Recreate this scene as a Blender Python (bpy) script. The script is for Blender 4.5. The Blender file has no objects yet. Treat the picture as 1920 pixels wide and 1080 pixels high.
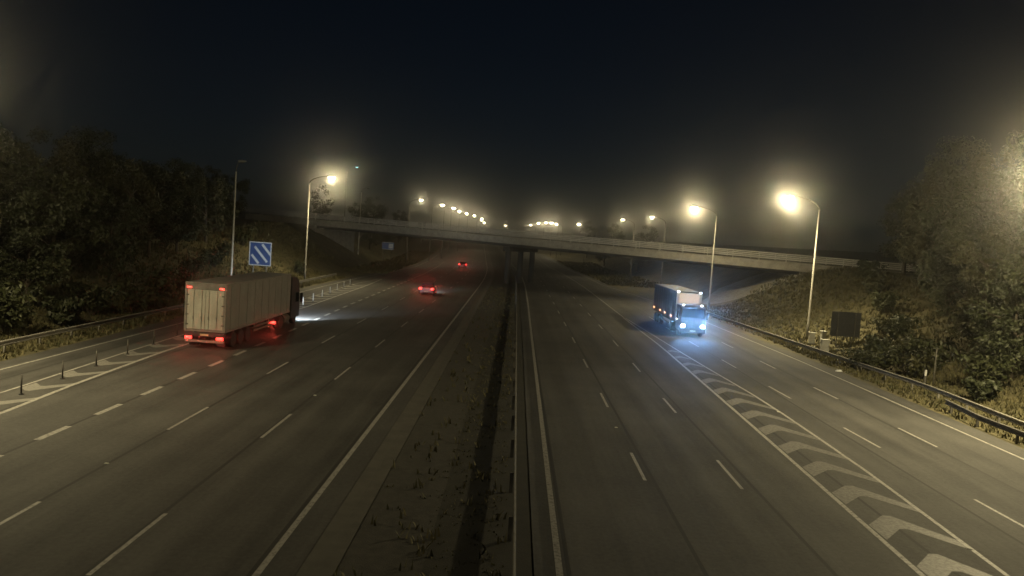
import bpy, bmesh, math, random
import numpy as np
from mathutils import Matrix, Vector

random.seed(7)
rng = np.random.default_rng(7)
S = bpy.context.scene
COL = S.collection
PI = math.pi

# ------------------------------------------------------------------ camera
CAM_H = 8.3
cd = bpy.data.cameras.new('camera')
cd.lens = 36.0 * 1450.0 / 1920.0
cd.sensor_width = 36.0
cd.clip_start = 0.1
cd.clip_end = 4000.0
cam = bpy.data.objects.new('camera', cd)
COL.objects.link(cam)
CR = Matrix(((0.9975515, -0.0699023, 0.0021552),
             (0.0068807, 0.0674308, -0.9977002),
             (0.0695962, 0.9952722, 0.0677466)))
cam.matrix_world = Matrix.Translation((0, 0, CAM_H)) @ CR.to_4x4()
S.camera = cam

# ------------------------------------------------------------------ night sky and a faint moon
W = bpy.data.worlds.new('World')
S.world = W
W.use_nodes = True
wn = W.node_tree.nodes
wn.clear()
sky = wn.new('ShaderNodeTexSky')
sky.sky_type = 'NISHITA'
sky.sun_disc = False
sky.sun_elevation = math.radians(32)
sky.sun_rotation = math.radians(200)
sky.dust_density = 0.0
sky.ozone_density = 5.0
bg = wn.new('ShaderNodeBackground')
bg.inputs['Strength'].default_value = 0.00013
wo = wn.new('ShaderNodeOutputWorld')
W.node_tree.links.new(sky.outputs[0], bg.inputs[0])
W.node_tree.links.new(bg.outputs[0], wo.inputs[0])
sl = bpy.data.lights.new('moon', 'SUN')
sl.energy = 0.0012
sl.angle = math.radians(0.5)
sl.color = (0.8, 0.88, 1.0)
so = bpy.data.objects.new('moon', sl)
so.rotation_euler = (math.radians(58), 0, math.radians(-20))
COL.objects.link(so)

# ------------------------------------------------------------------ exposure, renderer
vs = S.view_settings
vs.view_transform = 'Standard'
vs.look = 'None'
vs.gamma = 1.0
vs.use_curve_mapping = False
vs.exposure = 3.0
S.render.engine = 'CYCLES'
cy = S.cycles
cy.max_bounces = 4
cy.diffuse_bounces = 2
cy.glossy_bounces = 2
cy.transmission_bounces = 2
cy.volume_bounces = 0
cy.transparent_max_bounces = 8
cy.caustics_reflective = False
cy.caustics_refractive = False
cy.sample_clamp_direct = 0.0
cy.sample_clamp_indirect = 0.25
cy.use_denoising = True
cy.use_light_tree = True

LAMP_W = 1350.0
LAMP_COL = (1.0, 0.83, 0.46)
HAZE_DENSITY = 0.0014

# ------------------------------------------------------------------ materials
def mat(name, col, rough=0.7, metal=0.0, var=0.0, scale=4.0, bump=0.0, bscale=60.0, col2=None, emit=None, estr=0.0, spec=0.5,
        detail=4.0, trans=0.0, streak=None):
    m = bpy.data.materials.new(name)
    m.use_nodes = True
    nt = m.node_tree
    b = nt.nodes['Principled BSDF']
    b.inputs['Roughness'].default_value = rough
    b.inputs['Metallic'].default_value = metal
    b.inputs['Specular IOR Level'].default_value = spec
    b.inputs['Base Color'].default_value = (*col, 1)
    if trans:
        b.inputs['Transmission Weight'].default_value = trans
    tc = None
    if var or col2 or bump:
        tc = nt.nodes.new('ShaderNodeTexCoord')
        src = tc.outputs['Object']
        if streak:
            mp = nt.nodes.new('ShaderNodeMapping')
            mp.inputs['Scale'].default_value = streak
            nt.links.new(src, mp.inputs[0])
            src = mp.outputs[0]
    if var or col2:
        n = nt.nodes.new('ShaderNodeTexNoise')
        n.inputs['Scale'].default_value = scale
        n.inputs['Detail'].default_value = detail
        n.inputs['Roughness'].default_value = 0.65
        nt.links.new(src, n.inputs['Vector'])
        r = nt.nodes.new('ShaderNodeValToRGB')
        r.color_ramp.elements[0].position = 0.32
        r.color_ramp.elements[1].position = 0.68
        c2 = col2 if col2 else tuple(min(1, c * (1 + var)) for c in col)
        c1 = col if col2 else tuple(c * (1 - var) for c in col)
        r.color_ramp.elements[0].color = (*c1, 1)
        r.color_ramp.elements[1].color = (*c2, 1)
        nt.links.new(n.outputs[0], r.inputs[0])
        nt.links.new(r.outputs[0], b.inputs['Base Color'])
    if bump:
        n2 = nt.nodes.new('ShaderNodeTexNoise')
        n2.inputs['Scale'].default_value = bscale
        n2.inputs['Detail'].default_value = 3.0
        nt.links.new(tc.outputs['Object'], n2.inputs['Vector'])
        bp = nt.nodes.new('ShaderNodeBump')
        bp.inputs['Strength'].default_value = bump
        bp.inputs['Distance'].default_value = 0.02
        nt.links.new(n2.outputs[0], bp.inputs['Height'])
        nt.links.new(bp.outputs[0], b.inputs['Normal'])
    if emit:
        b.inputs['Emission Color'].default_value = (*emit, 1)
        b.inputs['Emission Strength'].default_value = estr
    return m


def asphalt(name, dark, light, joint):
    m = bpy.data.materials.new(name)
    m.use_nodes = True
    nt = m.node_tree
    N, L = nt.nodes, nt.links
    b = N['Principled BSDF']
    tc = N.new('ShaderNodeTexCoord')
    def noise(scale, stretch=None, detail=5):
        src = tc.outputs['Object']
        if stretch:
            mp = N.new('ShaderNodeMapping')
            mp.inputs['Scale'].default_value = stretch
            L.new(src, mp.inputs[0])
            src = mp.outputs[0]
        n = N.new('ShaderNodeTexNoise')
        n.inputs['Scale'].default_value = scale
        n.inputs['Detail'].default_value = detail
        n.inputs['Roughness'].default_value = 0.82 if detail > 8 else 0.7
        L.new(src, n.inputs['Vector'])
        return n.outputs[0]
    grain = noise(6.0, None, 12)          # aggregate
    streak = noise(1.0, (1.1, 0.02, 1))   # wheel tracks run along the lanes
    patch = noise(0.12, None, 3)          # old repairs and wear
    def mix(a, bb, f):
        q = N.new('ShaderNodeMix')
        q.data_type = 'FLOAT'
        q.inputs[0].default_value = f
        L.new(a, q.inputs[2]); L.new(bb, q.inputs[3])
        return q.outputs[0]
    v = mix(mix(grain, streak, 0.38), patch, 0.28)
    sx = N.new('ShaderNodeSeparateXYZ')
    L.new(tc.outputs['Object'], sx.inputs[0])
    def maths(op, a, b=0.0):
        q = N.new('ShaderNodeMath'); q.operation = op
        for k, val in ((0, a), (1, b)):
            if hasattr(val, 'links'): L.new(val, q.inputs[k])
            else: q.inputs[k].default_value = val
        return q.outputs[0]
    tr = maths('SINE', maths('MULTIPLY', sx.outputs[0], 2 * PI / 1.79))        # polished wheel tracks
    blot = noise(0.5, (1.0, 0.25, 1), 4)                                        # oil stains drawn out along the lane
    v = maths('ADD', v, maths('MULTIPLY', tr, 0.020))
    v = maths('ADD', v, maths('MULTIPLY', maths('SUBTRACT', blot, 0.5), 0.20))
    jn = maths('GREATER_THAN', maths('ABSOLUTE', maths('SINE', maths('MULTIPLY', maths('ADD', sx.outputs[0], joint), PI / 3.55))), 0.9985)   # tarred joints between lanes
    v = maths('SUBTRACT', v, maths('MULTIPLY', jn, 0.22))
    r = N.new('ShaderNodeValToRGB')
    r.color_ramp.elements[0].position = 0.39
    r.color_ramp.elements[1].position = 0.61
    r.color_ramp.elements[0].color = (*dark, 1)
    r.color_ramp.elements[1].color = (*light, 1)
    L.new(v, r.inputs[0])
    L.new(r.outputs[0], b.inputs['Base Color'])
    b.inputs['Roughness'].default_value = 0.78
    b.inputs['Specular IOR Level'].default_value = 0.35
    bp = N.new('ShaderNodeBump')
    bp.inputs['Strength'].default_value = 0.5
    bp.inputs['Distance'].default_value = 0.01
    L.new(noise(55.0, None, 2), bp.inputs['Height'])
    L.new(bp.outputs[0], b.inputs['Normal'])
    return m


def paint(name, col, under, wear):
    m = bpy.data.materials.new(name)
    m.use_nodes = True
    nt = m.node_tree
    N, L = nt.nodes, nt.links
    b = N['Principled BSDF']
    tc = N.new('ShaderNodeTexCoord')
    n = N.new('ShaderNodeTexNoise')
    n.inputs['Scale'].default_value = 7.0
    n.inputs['Detail'].default_value = 8.0
    n.inputs['Roughness'].default_value = 0.75
    L.new(tc.outputs['Object'], n.inputs['Vector'])
    r = N.new('ShaderNodeValToRGB')
    r.color_ramp.elements[0].position = wear
    r.color_ramp.elements[1].position = wear + 0.16
    r.color_ramp.elements[0].color = (*under, 1)
    r.color_ramp.elements[1].color = (*col, 1)
    L.new(n.outputs[0], r.inputs[0])
    L.new(r.outputs[0], b.inputs['Base Color'])
    b.inputs['Roughness'].default_value = 0.6
    return m


M = {}
M['asphalt_l'] = asphalt('asphalt_left', (0.028, 0.0275, 0.026), (0.096, 0.093, 0.086), 0.35)
M['asphalt_r'] = asphalt('asphalt_right', (0.028, 0.0275, 0.026), (0.098, 0.095, 0.088), -0.1)
M['paint'] = paint('road_paint', (0.34, 0.33, 0.30), (0.10, 0.096, 0.088), 0.37)
M['paint_hatch'] = paint('hatch_paint', (0.16, 0.155, 0.14), (0.07, 0.068, 0.063), 0.41)
M['paint_hatch_left'] = paint('hatch_paint_left', (0.20, 0.195, 0.175), (0.10, 0.097, 0.09), 0.36)
M['ground'] = mat('verge_soil_grass', (0.044, 0.043, 0.019), 0.95, col2=(0.145, 0.124, 0.062), scale=0.55, bump=0.9, bscale=6, detail=8)
M['gravel'] = mat('median_gravel', (0.030, 0.028, 0.023), 0.95, col2=(0.062, 0.058, 0.047), scale=3.0, bump=0.8, bscale=30, detail=8)
M['soil'] = mat('median_soil', (0.014, 0.013, 0.009), 0.95, col2=(0.030, 0.028, 0.019), scale=2.0, bump=0.8, bscale=20, detail=8)
M['grass'] = mat('grass_blades', (0.050, 0.054, 0.020), 0.8, col2=(0.155, 0.132, 0.062), scale=1.2)
M['concrete'] = mat('concrete', (0.18, 0.17, 0.14), 0.85, col2=(0.32, 0.30, 0.245), scale=1.3, bump=0.3, bscale=25, detail=8)
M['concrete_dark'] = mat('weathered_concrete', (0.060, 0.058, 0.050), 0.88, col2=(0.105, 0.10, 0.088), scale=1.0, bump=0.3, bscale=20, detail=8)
M['concrete_med'] = mat('barrier_concrete', (0.062, 0.059, 0.050), 0.85, col2=(0.10, 0.094, 0.079), scale=1.4, bump=0.3, bscale=20, detail=8)
M['galv'] = mat('galvanised_steel', (0.19, 0.18, 0.155), 0.75, 0.05, col2=(0.29, 0.275, 0.24), scale=5)
M['galv_old'] = mat('weathered_galvanised_steel', (0.085, 0.08, 0.068), 0.8, 0.1, col2=(0.15, 0.142, 0.12), scale=4)
M['column'] = mat('column_paint', (0.15, 0.145, 0.125), 0.65, 0.05, col2=(0.22, 0.21, 0.18), scale=3)
M['column_lamplit'] = mat('lamplit_column_paint', (0.62, 0.60, 0.52), 0.6, 0.0, col2=(0.74, 0.71, 0.62), scale=3)  # column colour raised to stand in for lamplight falling on it
M['pier'] = mat('shade_dark_concrete', (0.026, 0.025, 0.022), 0.9, col2=(0.045, 0.043, 0.038), scale=1.0, bump=0.3, bscale=20, detail=8)  # near-black base colour stands in for the darkness under the bridge
M['rail'] = mat('parapet_aluminium', (0.60, 0.58, 0.53), 0.5, 0.15, col2=(0.74, 0.72, 0.66), scale=3)
M['bark'] = mat('bark', (0.05, 0.04, 0.028), 0.95, col2=(0.11, 0.09, 0.065), scale=6, bump=0.8, bscale=20, streak=(6, 6, 0.8))
M['leaf_a'] = mat('leaf_deep_green', (0.030, 0.038, 0.014), 0.6, col2=(0.066, 0.070, 0.027), scale=0.7)
M['leaf_b'] = mat('leaf_olive', (0.038, 0.040, 0.016), 0.6, col2=(0.085, 0.080, 0.033), scale=0.8)
M['leaf_c'] = mat('leaf_dull_green', (0.028, 0.036, 0.017), 0.6, col2=(0.058, 0.065, 0.028), scale=0.9)
M['lantern'] = mat('lantern_shell', (0.25, 0.25, 0.24), 0.5, 0.3)
M['lens_on'] = mat('lit_lantern_glass', (0.9, 0.85, 0.7), 0.3, emit=(1.0, 0.86, 0.58), estr=26.0)
M['lens_far'] = mat('lit_far_lantern_glass', (0.9, 0.85, 0.7), 0.3, emit=(1.0, 0.84, 0.52), estr=22.0)
M['lens_teal'] = mat('dim_teal_lantern_glass', (0.8, 0.9, 0.9), 0.3, emit=(0.35, 0.85, 0.85), estr=1.6)
M['lens_off'] = mat('unlit_lantern_glass', (0.12, 0.12, 0.11), 0.2)
M['rubber'] = mat('tyre_rubber', (0.018, 0.018, 0.018), 0.85, var=0.3, scale=10)
M['rim'] = mat('wheel_steel', (0.34, 0.34, 0.33), 0.45, 0.7, var=0.2, scale=8)
M['chassis'] = mat('chassis_black', (0.022, 0.022, 0.023), 0.6, var=0.4, scale=3)
M['door_grey'] = mat('trailer_door_pale', (0.34, 0.32, 0.27), 0.6, col2=(0.55, 0.53, 0.46), scale=1.3, detail=9, streak=(1.5, 1, 0.6))
M['curtain'] = mat('trailer_curtain_grey', (0.20, 0.195, 0.175), 0.65, col2=(0.27, 0.262, 0.235), scale=0.9, detail=7)
M['frame_grey'] = mat('trailer_frame', (0.20, 0.19, 0.17), 0.55, var=0.25, scale=2)
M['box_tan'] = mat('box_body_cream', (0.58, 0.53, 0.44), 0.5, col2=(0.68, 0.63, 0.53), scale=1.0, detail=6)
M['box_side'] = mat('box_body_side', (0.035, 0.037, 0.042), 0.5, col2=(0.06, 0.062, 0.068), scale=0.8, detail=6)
M['cab_dark'] = mat('cab_dark_blue', (0.014, 0.019, 0.034), 0.4, 0.1, var=0.2, scale=2)
M['cab_grey'] = mat('cab_dark_grey', (0.025, 0.025, 0.026), 0.55, 0.0, var=0.2, scale=2)
M['glass'] = mat('dark_glass', (0.012, 0.014, 0.016), 0.08, 0.0, spec=0.8)
M['plastic'] = mat('black_plastic', (0.025, 0.025, 0.025), 0.55, var=0.3, scale=5)
M['chrome'] = mat('bright_metal', (0.6, 0.6, 0.6), 0.25, 0.9)
M['plate'] = mat('number_plate_blank', (0.55, 0.5, 0.3), 0.5, var=0.1, scale=3)
M['car_silver'] = mat('car_paint_grey', (0.016, 0.016, 0.018), 0.3, 0.4, var=0.1, scale=3)
M['car_dark'] = mat('car_paint_dark', (0.03, 0.032, 0.04), 0.3, 0.3, var=0.1, scale=3)
M['red_lamp'] = mat('lit_red_lens', (0.6, 0.03, 0.03), 0.3, emit=(1.0, 0.026, 0.018), estr=0.95)
M['red_lamp_small'] = mat('lit_red_marker_lens', (0.6, 0.03, 0.03), 0.3, emit=(1.0, 0.05, 0.03), estr=0.6)
M['white_lamp'] = mat('lit_headlamp_lens', (0.8, 0.85, 0.9), 0.2, emit=(0.50, 0.78, 1.0), estr=14.0)
M['white_marker'] = mat('lit_white_marker_lens', (0.8, 0.85, 0.9), 0.2, emit=(0.70, 0.86, 1.0), estr=2.2)
M['amber'] = mat('lit_amber_marker_lens', (0.7, 0.3, 0.05), 0.3, emit=(1.0, 0.30, 0.10), estr=1.1)
M['amber_pale'] = mat('lit_pale_marker_lens', (0.7, 0.6, 0.5), 0.3, emit=(0.9, 0.75, 0.7), estr=0.5)
M['emissive'] = mat('cream_panel_added_glow', (0.6, 0.55, 0.46), 0.5, emit=(1.0, 0.74, 0.50), estr=0.065)  # emission added in place of street lamp light on the box front
M['sign_blue'] = mat('sign_blue', (0.035, 0.07, 0.19), 0.45, col2=(0.05, 0.095, 0.24), scale=1.5)
M['sign_white'] = mat('sign_white', (0.55, 0.56, 0.55), 0.45, var=0.12, scale=3)
M['sign_back'] = mat('sign_back_grey', (0.045, 0.046, 0.045), 0.7, var=0.25, scale=2)
M['cabinet'] = mat('cabinet_pale', (0.42, 0.41, 0.36), 0.6, col2=(0.55, 0.54, 0.48), scale=2.5)
M['bollard_dark'] = mat('bollard_dark_plastic', (0.06, 0.057, 0.048), 0.6, var=0.3, scale=4)
M['bollard_white'] = mat('bollard_white_plastic', (0.62, 0.62, 0.60), 0.5, var=0.15, scale=4)
M['stud'] = mat('road_stud_glass', (0.7, 0.7, 0.6), 0.2, var=0.1, scale=3)

# ------------------------------------------------------------------ helpers
def tag(o, label=None, cat=None, group=None, kind=None):
    if label: o['label'] = label
    if cat: o['category'] = cat
    if group: o['group'] = group
    if kind: o['kind'] = kind
    return o

def thing(name, label, cat, loc=(0, 0, 0), rz=0.0, group=None):
    o = bpy.data.objects.new(name, None)
    COL.objects.link(o)
    o.empty_display_size = 0.3
    o.location = loc
    o.rotation_euler = (0, 0, rz)
    return tag(o, label, cat, group)

class MB:
    """collects verts and faces of one mesh"""
    def __init__(s):
        s.v = []; s.f = []
    def add(s, vs_, fs_):
        k = len(s.v)
        s.v.extend(vs_)
        s.f.extend([tuple(i + k for i in f) for f in fs_])
        return s
    def box(s, x0, x1, y0, y1, z0, z1):
        return s.add([(x0, y0, z0), (x1, y0, z0), (x1, y1, z0), (x0, y1, z0), (x0, y0, z1), (x1, y0, z1), (x1, y1, z1), (x0, y1, z1)],
                     [(0, 3, 2, 1), (4, 5, 6, 7), (0, 1, 5, 4), (1, 2, 6, 5), (2, 3, 7, 6), (3, 0, 4, 7)])
    def tube(s, p, q, r0, r1=None, n=10, caps=True):
        r1 = r0 if r1 is None else r1
        p = Vector(p); q = Vector(q)
        d = (q - p).normalized()
        a = d.orthogonal().normalized(); b = d.cross(a)
        vs_ = []
        for c, r in ((p, r0), (q, r1)):
            for i in range(n):
                t = 2 * PI * i / n
                vs_.append(tuple(c + (a * math.cos(t) + b * math.sin(t)) * r))
        fs_ = [(i, (i + 1) % n, n + (i + 1) % n, n + i) for i in range(n)]
        if caps:
            fs_ += [tuple(reversed(range(n))), tuple(range(n, 2 * n))]
        return s.add(vs_, fs_)
    def path_tube(s, pts, rad, n=8):
        """tube through points with a radius at each"""
        P = [Vector(p) for p in pts]
        k = len(s.v)
        for i, c in enumerate(P):
            d = (P[min(i + 1, len(P) - 1)] - P[max(i - 1, 0)]).normalized()
            a = d.cross(Vector((0.31, 0.2, 0.93) if abs(d.z) < 0.9 else (1, 0, 0))).normalized()
            b = d.cross(a)
            for j in range(n):
                t = 2 * PI * j / n
                s.v.append(tuple(c + (a * math.cos(t) + b * math.sin(t)) * rad[i]))
        for i in range(len(P) - 1):
            for j in range(n):
                s.f.append((k + i * n + j, k + i * n + (j + 1) % n, k + (i + 1) * n + (j + 1) % n, k + (i + 1) * n + j))
        s.f.append(tuple(k + j for j in reversed(range(n))))
        s.f.append(tuple(k + (len(P) - 1) * n + j for j in range(n)))
        return s
    def prism_x(s, prof, x0, x1):
        """closed (y, z) profile swept along x"""
        n = len(prof)
        vs_ = [(x0, y, z) for y, z in prof] + [(x1, y, z) for y, z in prof]
        fs_ = [(i, (i + 1) % n, n + (i + 1) % n, n + i) for i in range(n)]
        return s.add(vs_, fs_ + [tuple(reversed(range(n))), tuple(range(n, 2 * n))])
    def prism_y(s, prof, y0, y1):
        n = len(prof)
        vs_ = [(x, y0, z) for x, z in prof] + [(x, y1, z) for x, z in prof]
        fs_ = [(i, (i + 1) % n, n + (i + 1) % n, n + i) for i in range(n)]
        return s.add(vs_, fs_ + [tuple(reversed(range(n))), tuple(range(n, 2 * n))])
    def loft(s, secs, close=True):
        n = len(secs[0]); k = len(s.v)
        for q in secs: s.v.extend(q)
        for i in range(len(secs) - 1):
            for j in range(n if close else n - 1):
                s.f.append((k + i * n + j, k + i * n + (j + 1) % n, k + (i + 1) * n + (j + 1) % n, k + (i + 1) * n + j))
        if close:
            s.f.append(tuple(k + j for j in reversed(range(n))))
            s.f.append(tuple(k + (len(secs) - 1) * n + j for j in range(n)))
        return s
    def mesh(s, name, m):
        me = bpy.data.meshes.new(name)
        me.from_pydata(s.v, [], s.f)
        bm = bmesh.new(); bm.from_mesh(me)
        bmesh.ops.recalc_face_normals(bm, faces=bm.faces)
        bm.to_mesh(me); bm.free()
        me.materials.append(M[m])
        return me
    def build(s, name, m, parent=None, bevel=0.0, smooth=False, loc=None):
        me = s.mesh(name, m)
        o = bpy.data.objects.new(name, me)
        COL.objects.link(o)
        o.parent = parent
        if loc: o.location = loc
        if smooth:
            for p in me.polygons: p.use_smooth = True
        if bevel:
            bv = o.modifiers.new('bevel', 'BEVEL')
            bv.width = bevel; bv.segments = 2; bv.limit_method = 'ANGLE'; bv.angle_limit = math.radians(40)
        return o

def obj_of(name, me, parent=None, loc=None):
    o = bpy.data.objects.new(name, me)
    COL.objects.link(o)
    o.parent = parent
    if loc is not None: o.location = loc
    return o

def copy_tree(o, parent=None):
    c = o.copy()
    COL.objects.link(c)
    c.parent = parent
    for ch in o.children:
        copy_tree(ch, c)
    return c

def lerp(tab, y):
    """piecewise linear table [(y, value), ...]"""
    if y <= tab[0][0]: return tab[0][1]
    for (a, p), (b, q) in zip(tab, tab[1:]):
        if y <= b: return p + (q - p) * (y - a) / (b - a)
    return tab[-1][1]

def sm(a, b, x):
    t = max(0.0, min(1.0, (x - a) / (b - a)))
    return t * t * (3 - 2 * t)

# ------------------------------------------------------------------ lie of the land
def shift(y):      # the road bends gently left past the bridge
    if y < 120: return 0.0
    if y < 200: return -0.0003 * (y - 120) ** 2
    return -1.92 - 0.048 * (min(y, 800) - 200)

def rise(y):       # and climbs a little beyond it
    return 0.012 * max(0.0, min(y, 560) - 200) * sm(200, 260, y)

def bridge_xy(lx, ly):
    a = math.radians(-29.5)
    return lx * math.cos(a) - ly * math.sin(a), 131 + lx * math.sin(a) + ly * math.cos(a)

def hump(x, y, s, amp):
    return amp * (math.sin(x * 0.31 * s + 1.3) * math.cos(y * 0.23 * s + 0.4) + 0.5 * math.sin(x * 0.9 * s + y * 0.6 * s))

def ground_z(x, y):
    xs = x - shift(y)
    z = rise(y) - 0.035
    if xs > 25.0:
        top = 4.6 + 2.3 * sm(62, 100, y) - 1.2 * sm(140, 175, y)
        z += top * sm(26.6, 45.5, xs) + 0.018 * max(0, xs - 46) + hump(x, y, 1, 0.12) * sm(25.5, 31, xs)
    elif xs < -26.5:
        top = 4.3 + 3.2 * sm(88, 138, y) - 2.0 * sm(170, 205, y)
        z += top * sm(-28.0, -43.5, xs) + 0.015 * max(0, -xs - 44) + hump(x, y, 1, 0.12) * sm(-27, -32, xs)
    elif -5.0 < xs < 1.0:
        z += 0.02 * math.sin(y * 0.7) * math.sin(x * 2.0)
    return z

def make_ground():
    xs = sorted(set([-520, -380, -260, -180, -130, -100, -85, -75] + [i * 1.0 for i in range(-68, -24)] + [-24, -20, -14, -8] +
                    [-5.5, -4.5, -3.5, -2.5, -1.5, -0.5, 0.5, 1.3] + [6, 12, 18, 22] + [i * 1.0 for i in range(24, 72)] + [78, 86, 100, 130, 180, 260, 380, 520]))
    ys = [-60 + i * 3 for i in range(0, 120)] + [300 + i * 12 for i in range(0, 30)] + [660, 720, 800, 900, 1020, 1150]
    v = []; f = []
    for y in ys:
        for x in xs:
            xx = x + shift(y)
            v.append((xx, y, ground_z(xx, y)))
    n = len(xs)
    for j in range(len(ys) - 1):
        for i in range(n - 1):
            f.append((j * n + i, j * n + i + 1, (j + 1) * n + i + 1, (j + 1) * n + i))
    mb = MB(); mb.v = v; mb.f = f
    o = mb.build('ground', 'ground', smooth=True)
    tag(o, 'rough grassy verges and cutting slopes either side of the motorway', 'ground', kind='structure')
make_ground()

YS = [-25 + i * 5 for i in range(0, 62)] + [300 + i * 20 for i in range(0, 31)]

def strip(tabL, tabR, z, y0=-25, y1=880, step=None):
    """a sheet between two edges, following bend and climb"""
    mb = MB(); ys = [y for y in YS if y0 <= y <= y1]
    if not ys or ys[0] > y0: ys = [y0] + ys
    if ys[-1] < y1: ys = ys + [y1]
    for i, y in enumerate(ys):
        s_, r_ = shift(y), rise(y)
        mb.v += [(lerp(tabL, y) + s_, y, r_ + z), (lerp(tabR, y) + s_, y, r_ + z)]
        if i:
            k = 2 * i
            mb.f.append((k - 2, k - 1, k + 1, k))
    return mb

SH_L = [(0, -24.9), (100, -24.7), (125, -24.2), (170, -21.0), (400, -20.6)]
SH_R = [(0, 23.2), (60, 23.0), (110, 21.4), (150, 17.2), (400, 16.8)]
off = lambda tab, d: [(y, x + d) for y, x in tab]
road_l = strip(off(SH_L, -1.25), [(0, -4.625)], 0.0).build('road', 'asphalt_l')
tag(road_l, 'dark asphalt carriageway carrying the red tail lights away', 'road', kind='structure')
road_r = strip([(0, 1.0)], off(SH_R, 1.3), 0.0).build('road', 'asphalt_r')
tag(road_r, 'dark asphalt carriageway carrying the oncoming headlights', 'road', kind='structure')
med = strip([(0, -3.79)], [(0, -1.75)], -0.008).build('median_strip', 'gravel')
tag(med, 'narrow gravel strip in the central reserve beside the drainage channel', 'gravel strip', kind='structure')

soil = strip([(0, -1.752)], [(0, 0.95)], -0.006).build('median_soil', 'soil')
tag(soil, 'dark soil in the central reserve under the slim guardrail', 'soil strip', kind='structure')

# ------------------------------------------------------------------ road markings
ZP = 0.005
def edge_line(road, tab, w, y0=-20, y1=420, m='paint'):
    strip(off(tab, -w / 2), off(tab, w / 2), ZP, y0, y1).build('edge_line', m, road)

def dashes(road, tab, w, start, mark, module, y1, name='lane_dash'):
    y = start
    while y < y1:
        strip(off(tab, -w / 2), off(tab, w / 2), ZP, y, y + mark).build(name, 'paint', road)
        y += module

edge_line(road_l, [(0, -5.55), (60, -5.45), (110, -5.4)], 0.17)
dashes(road_l, [(0, -9.1), (60, -9.2)], 0.12, 5.0, 3.9, 11.9, 330)
dashes(road_l, [(0, -12.65), (60, -12.95)], 0.12, 5.2, 3.9, 11.9, 330)
dashes(road_l, [(0, -16.25), (45, -16.35), (80, -16.8)], 0.24, 3.6, 1.95, 3.83, 205, 'lane_drop_dash')
HL1 = [(0, -19.45), (30, -19.65), (36, -20.1), (46, -20.5), (60, -20.3), (75, -19.95), (108, -20.3), (122, -20.9)]
HL2 = [(0, -21.3), (33, -21.75), (38, -21.95), (47, -22.25), (108, -22.3), (122, -21.2)]
edge_line(road_l, HL1, 0.20, -20, 122)
edge_line(road_l, HL2, 0.13, -20, 121)
edge_line(road_l, SH_L, 0.15)
edge_line(road_r, [(0, 1.58), (55, 1.75), (95, 1.9)], 0.18)
dashes(road_r, [(0, 5.0), (66, 5.28)], 0.12, 15.1, 3.5, 11.75, 330)
dashes(road_r, [(0, 8.32), (66, 8.75)], 0.12, 14.9, 3.5, 11.75, 330)
HR1 = [(0, 11.1), (20, 11.45), (37, 11.9), (63, 12.5), (86, 12.45)]
HR2 = [(0, 13.55), (20, 13.95), (31, 14.45), (43, 14.5), (58, 13.7), (86, 12.65)]
edge_line(road_r, HR1, 0.17, -20, 86)
edge_line(road_r, HR2, 0.15, -20, 86)
edge_line(road_r, [(86, 12.55), (150, 12.6)], 0.16, 86.3, 400)
dashes(road_r, [(0, 17.5), (25, 17.15), (47, 16.4), (70, 15.9)], 0.12, 13.4, 3.6, 10.35, 95)
dashes(road_r, [(0, 20.1), (37, 19.85), (49, 19.5), (70, 19.1)], 0.12, 14.3, 3.5, 10.35, 95)
edge_line(road_r, SH_R, 0.16)

def chevron(road, ya, tl, tr, depth_l, depth_r, arm, lead, m, sgn=1):
    """a V between two edge lines; its point lies at ya, the arms run back towards -sgn*y"""
    xl, xr = lerp(tl, ya - sgn) + 0.13, lerp(tr, ya - sgn) - 0.11
    w = xr - xl
    if w < 0.4: return
    k = min(1.0, w / 2.0)
    ap = xl + w * lead
    top = [(xl, ya - sgn * depth_l * k), (ap - 0.06 * w, ya - sgn * 0.05), (ap + 0.06 * w, ya - sgn * 0.05), (xr, ya - sgn * depth_r * k)]
    th = [arm * 1.02, arm, arm * 0.97, arm * 0.60]
    mb = MB()
    for i, ((x, y), h) in enumerate(zip(top, th)):
        mb.v += [(x, y, ZP - 0.001), (x, y - sgn * h * (0.45 + 0.55 * k), ZP - 0.001)]
        if i:
            q = 2 * i
            mb.f.append((q - 2, q - 1, q + 1, q))
    mb.build('chevron', m, road)

for i in range(16):
    ya = 15.7 + 3.08 * i
    chevron(road_r, ya, HR1, HR2, 1.05, 1.9, 1.18, 0.44, 'paint_hatch')
for i in range(25):
    ya = 27.0 + 3.25 * i
    # on the other carriageway the points face the camera: traffic runs away from it
    chevron(road_l, ya, HL2, HL1, 0.7, 1.9, 1.25, 0.38, 'paint_hatch_left', -1)

# reflective studs that glint on the asphalt
stud_me = MB().loft([[(-0.07, -0.05, 0), (0.07, -0.05, 0), (0.07, 0.05, 0), (-0.07, 0.05, 0)],
                     [(-0.05, -0.03, 0.022), (0.05, -0.03, 0.022), (0.05, 0.03, 0.022), (-0.05, 0.03, 0.022)]]).mesh('road_stud', 'stud')
for x, y in ((14.0, 22.4), (-12.8, 24.6), (14.4, 40.4), (-9.15, 36.6), (5.05, 34.4)):
    o = obj_of('road_stud', stud_me, None, (x, y, 0.004))
    tag(o, 'small pale reflective stud set into the asphalt', 'road stud', 'studs along the lane lines')

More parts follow.
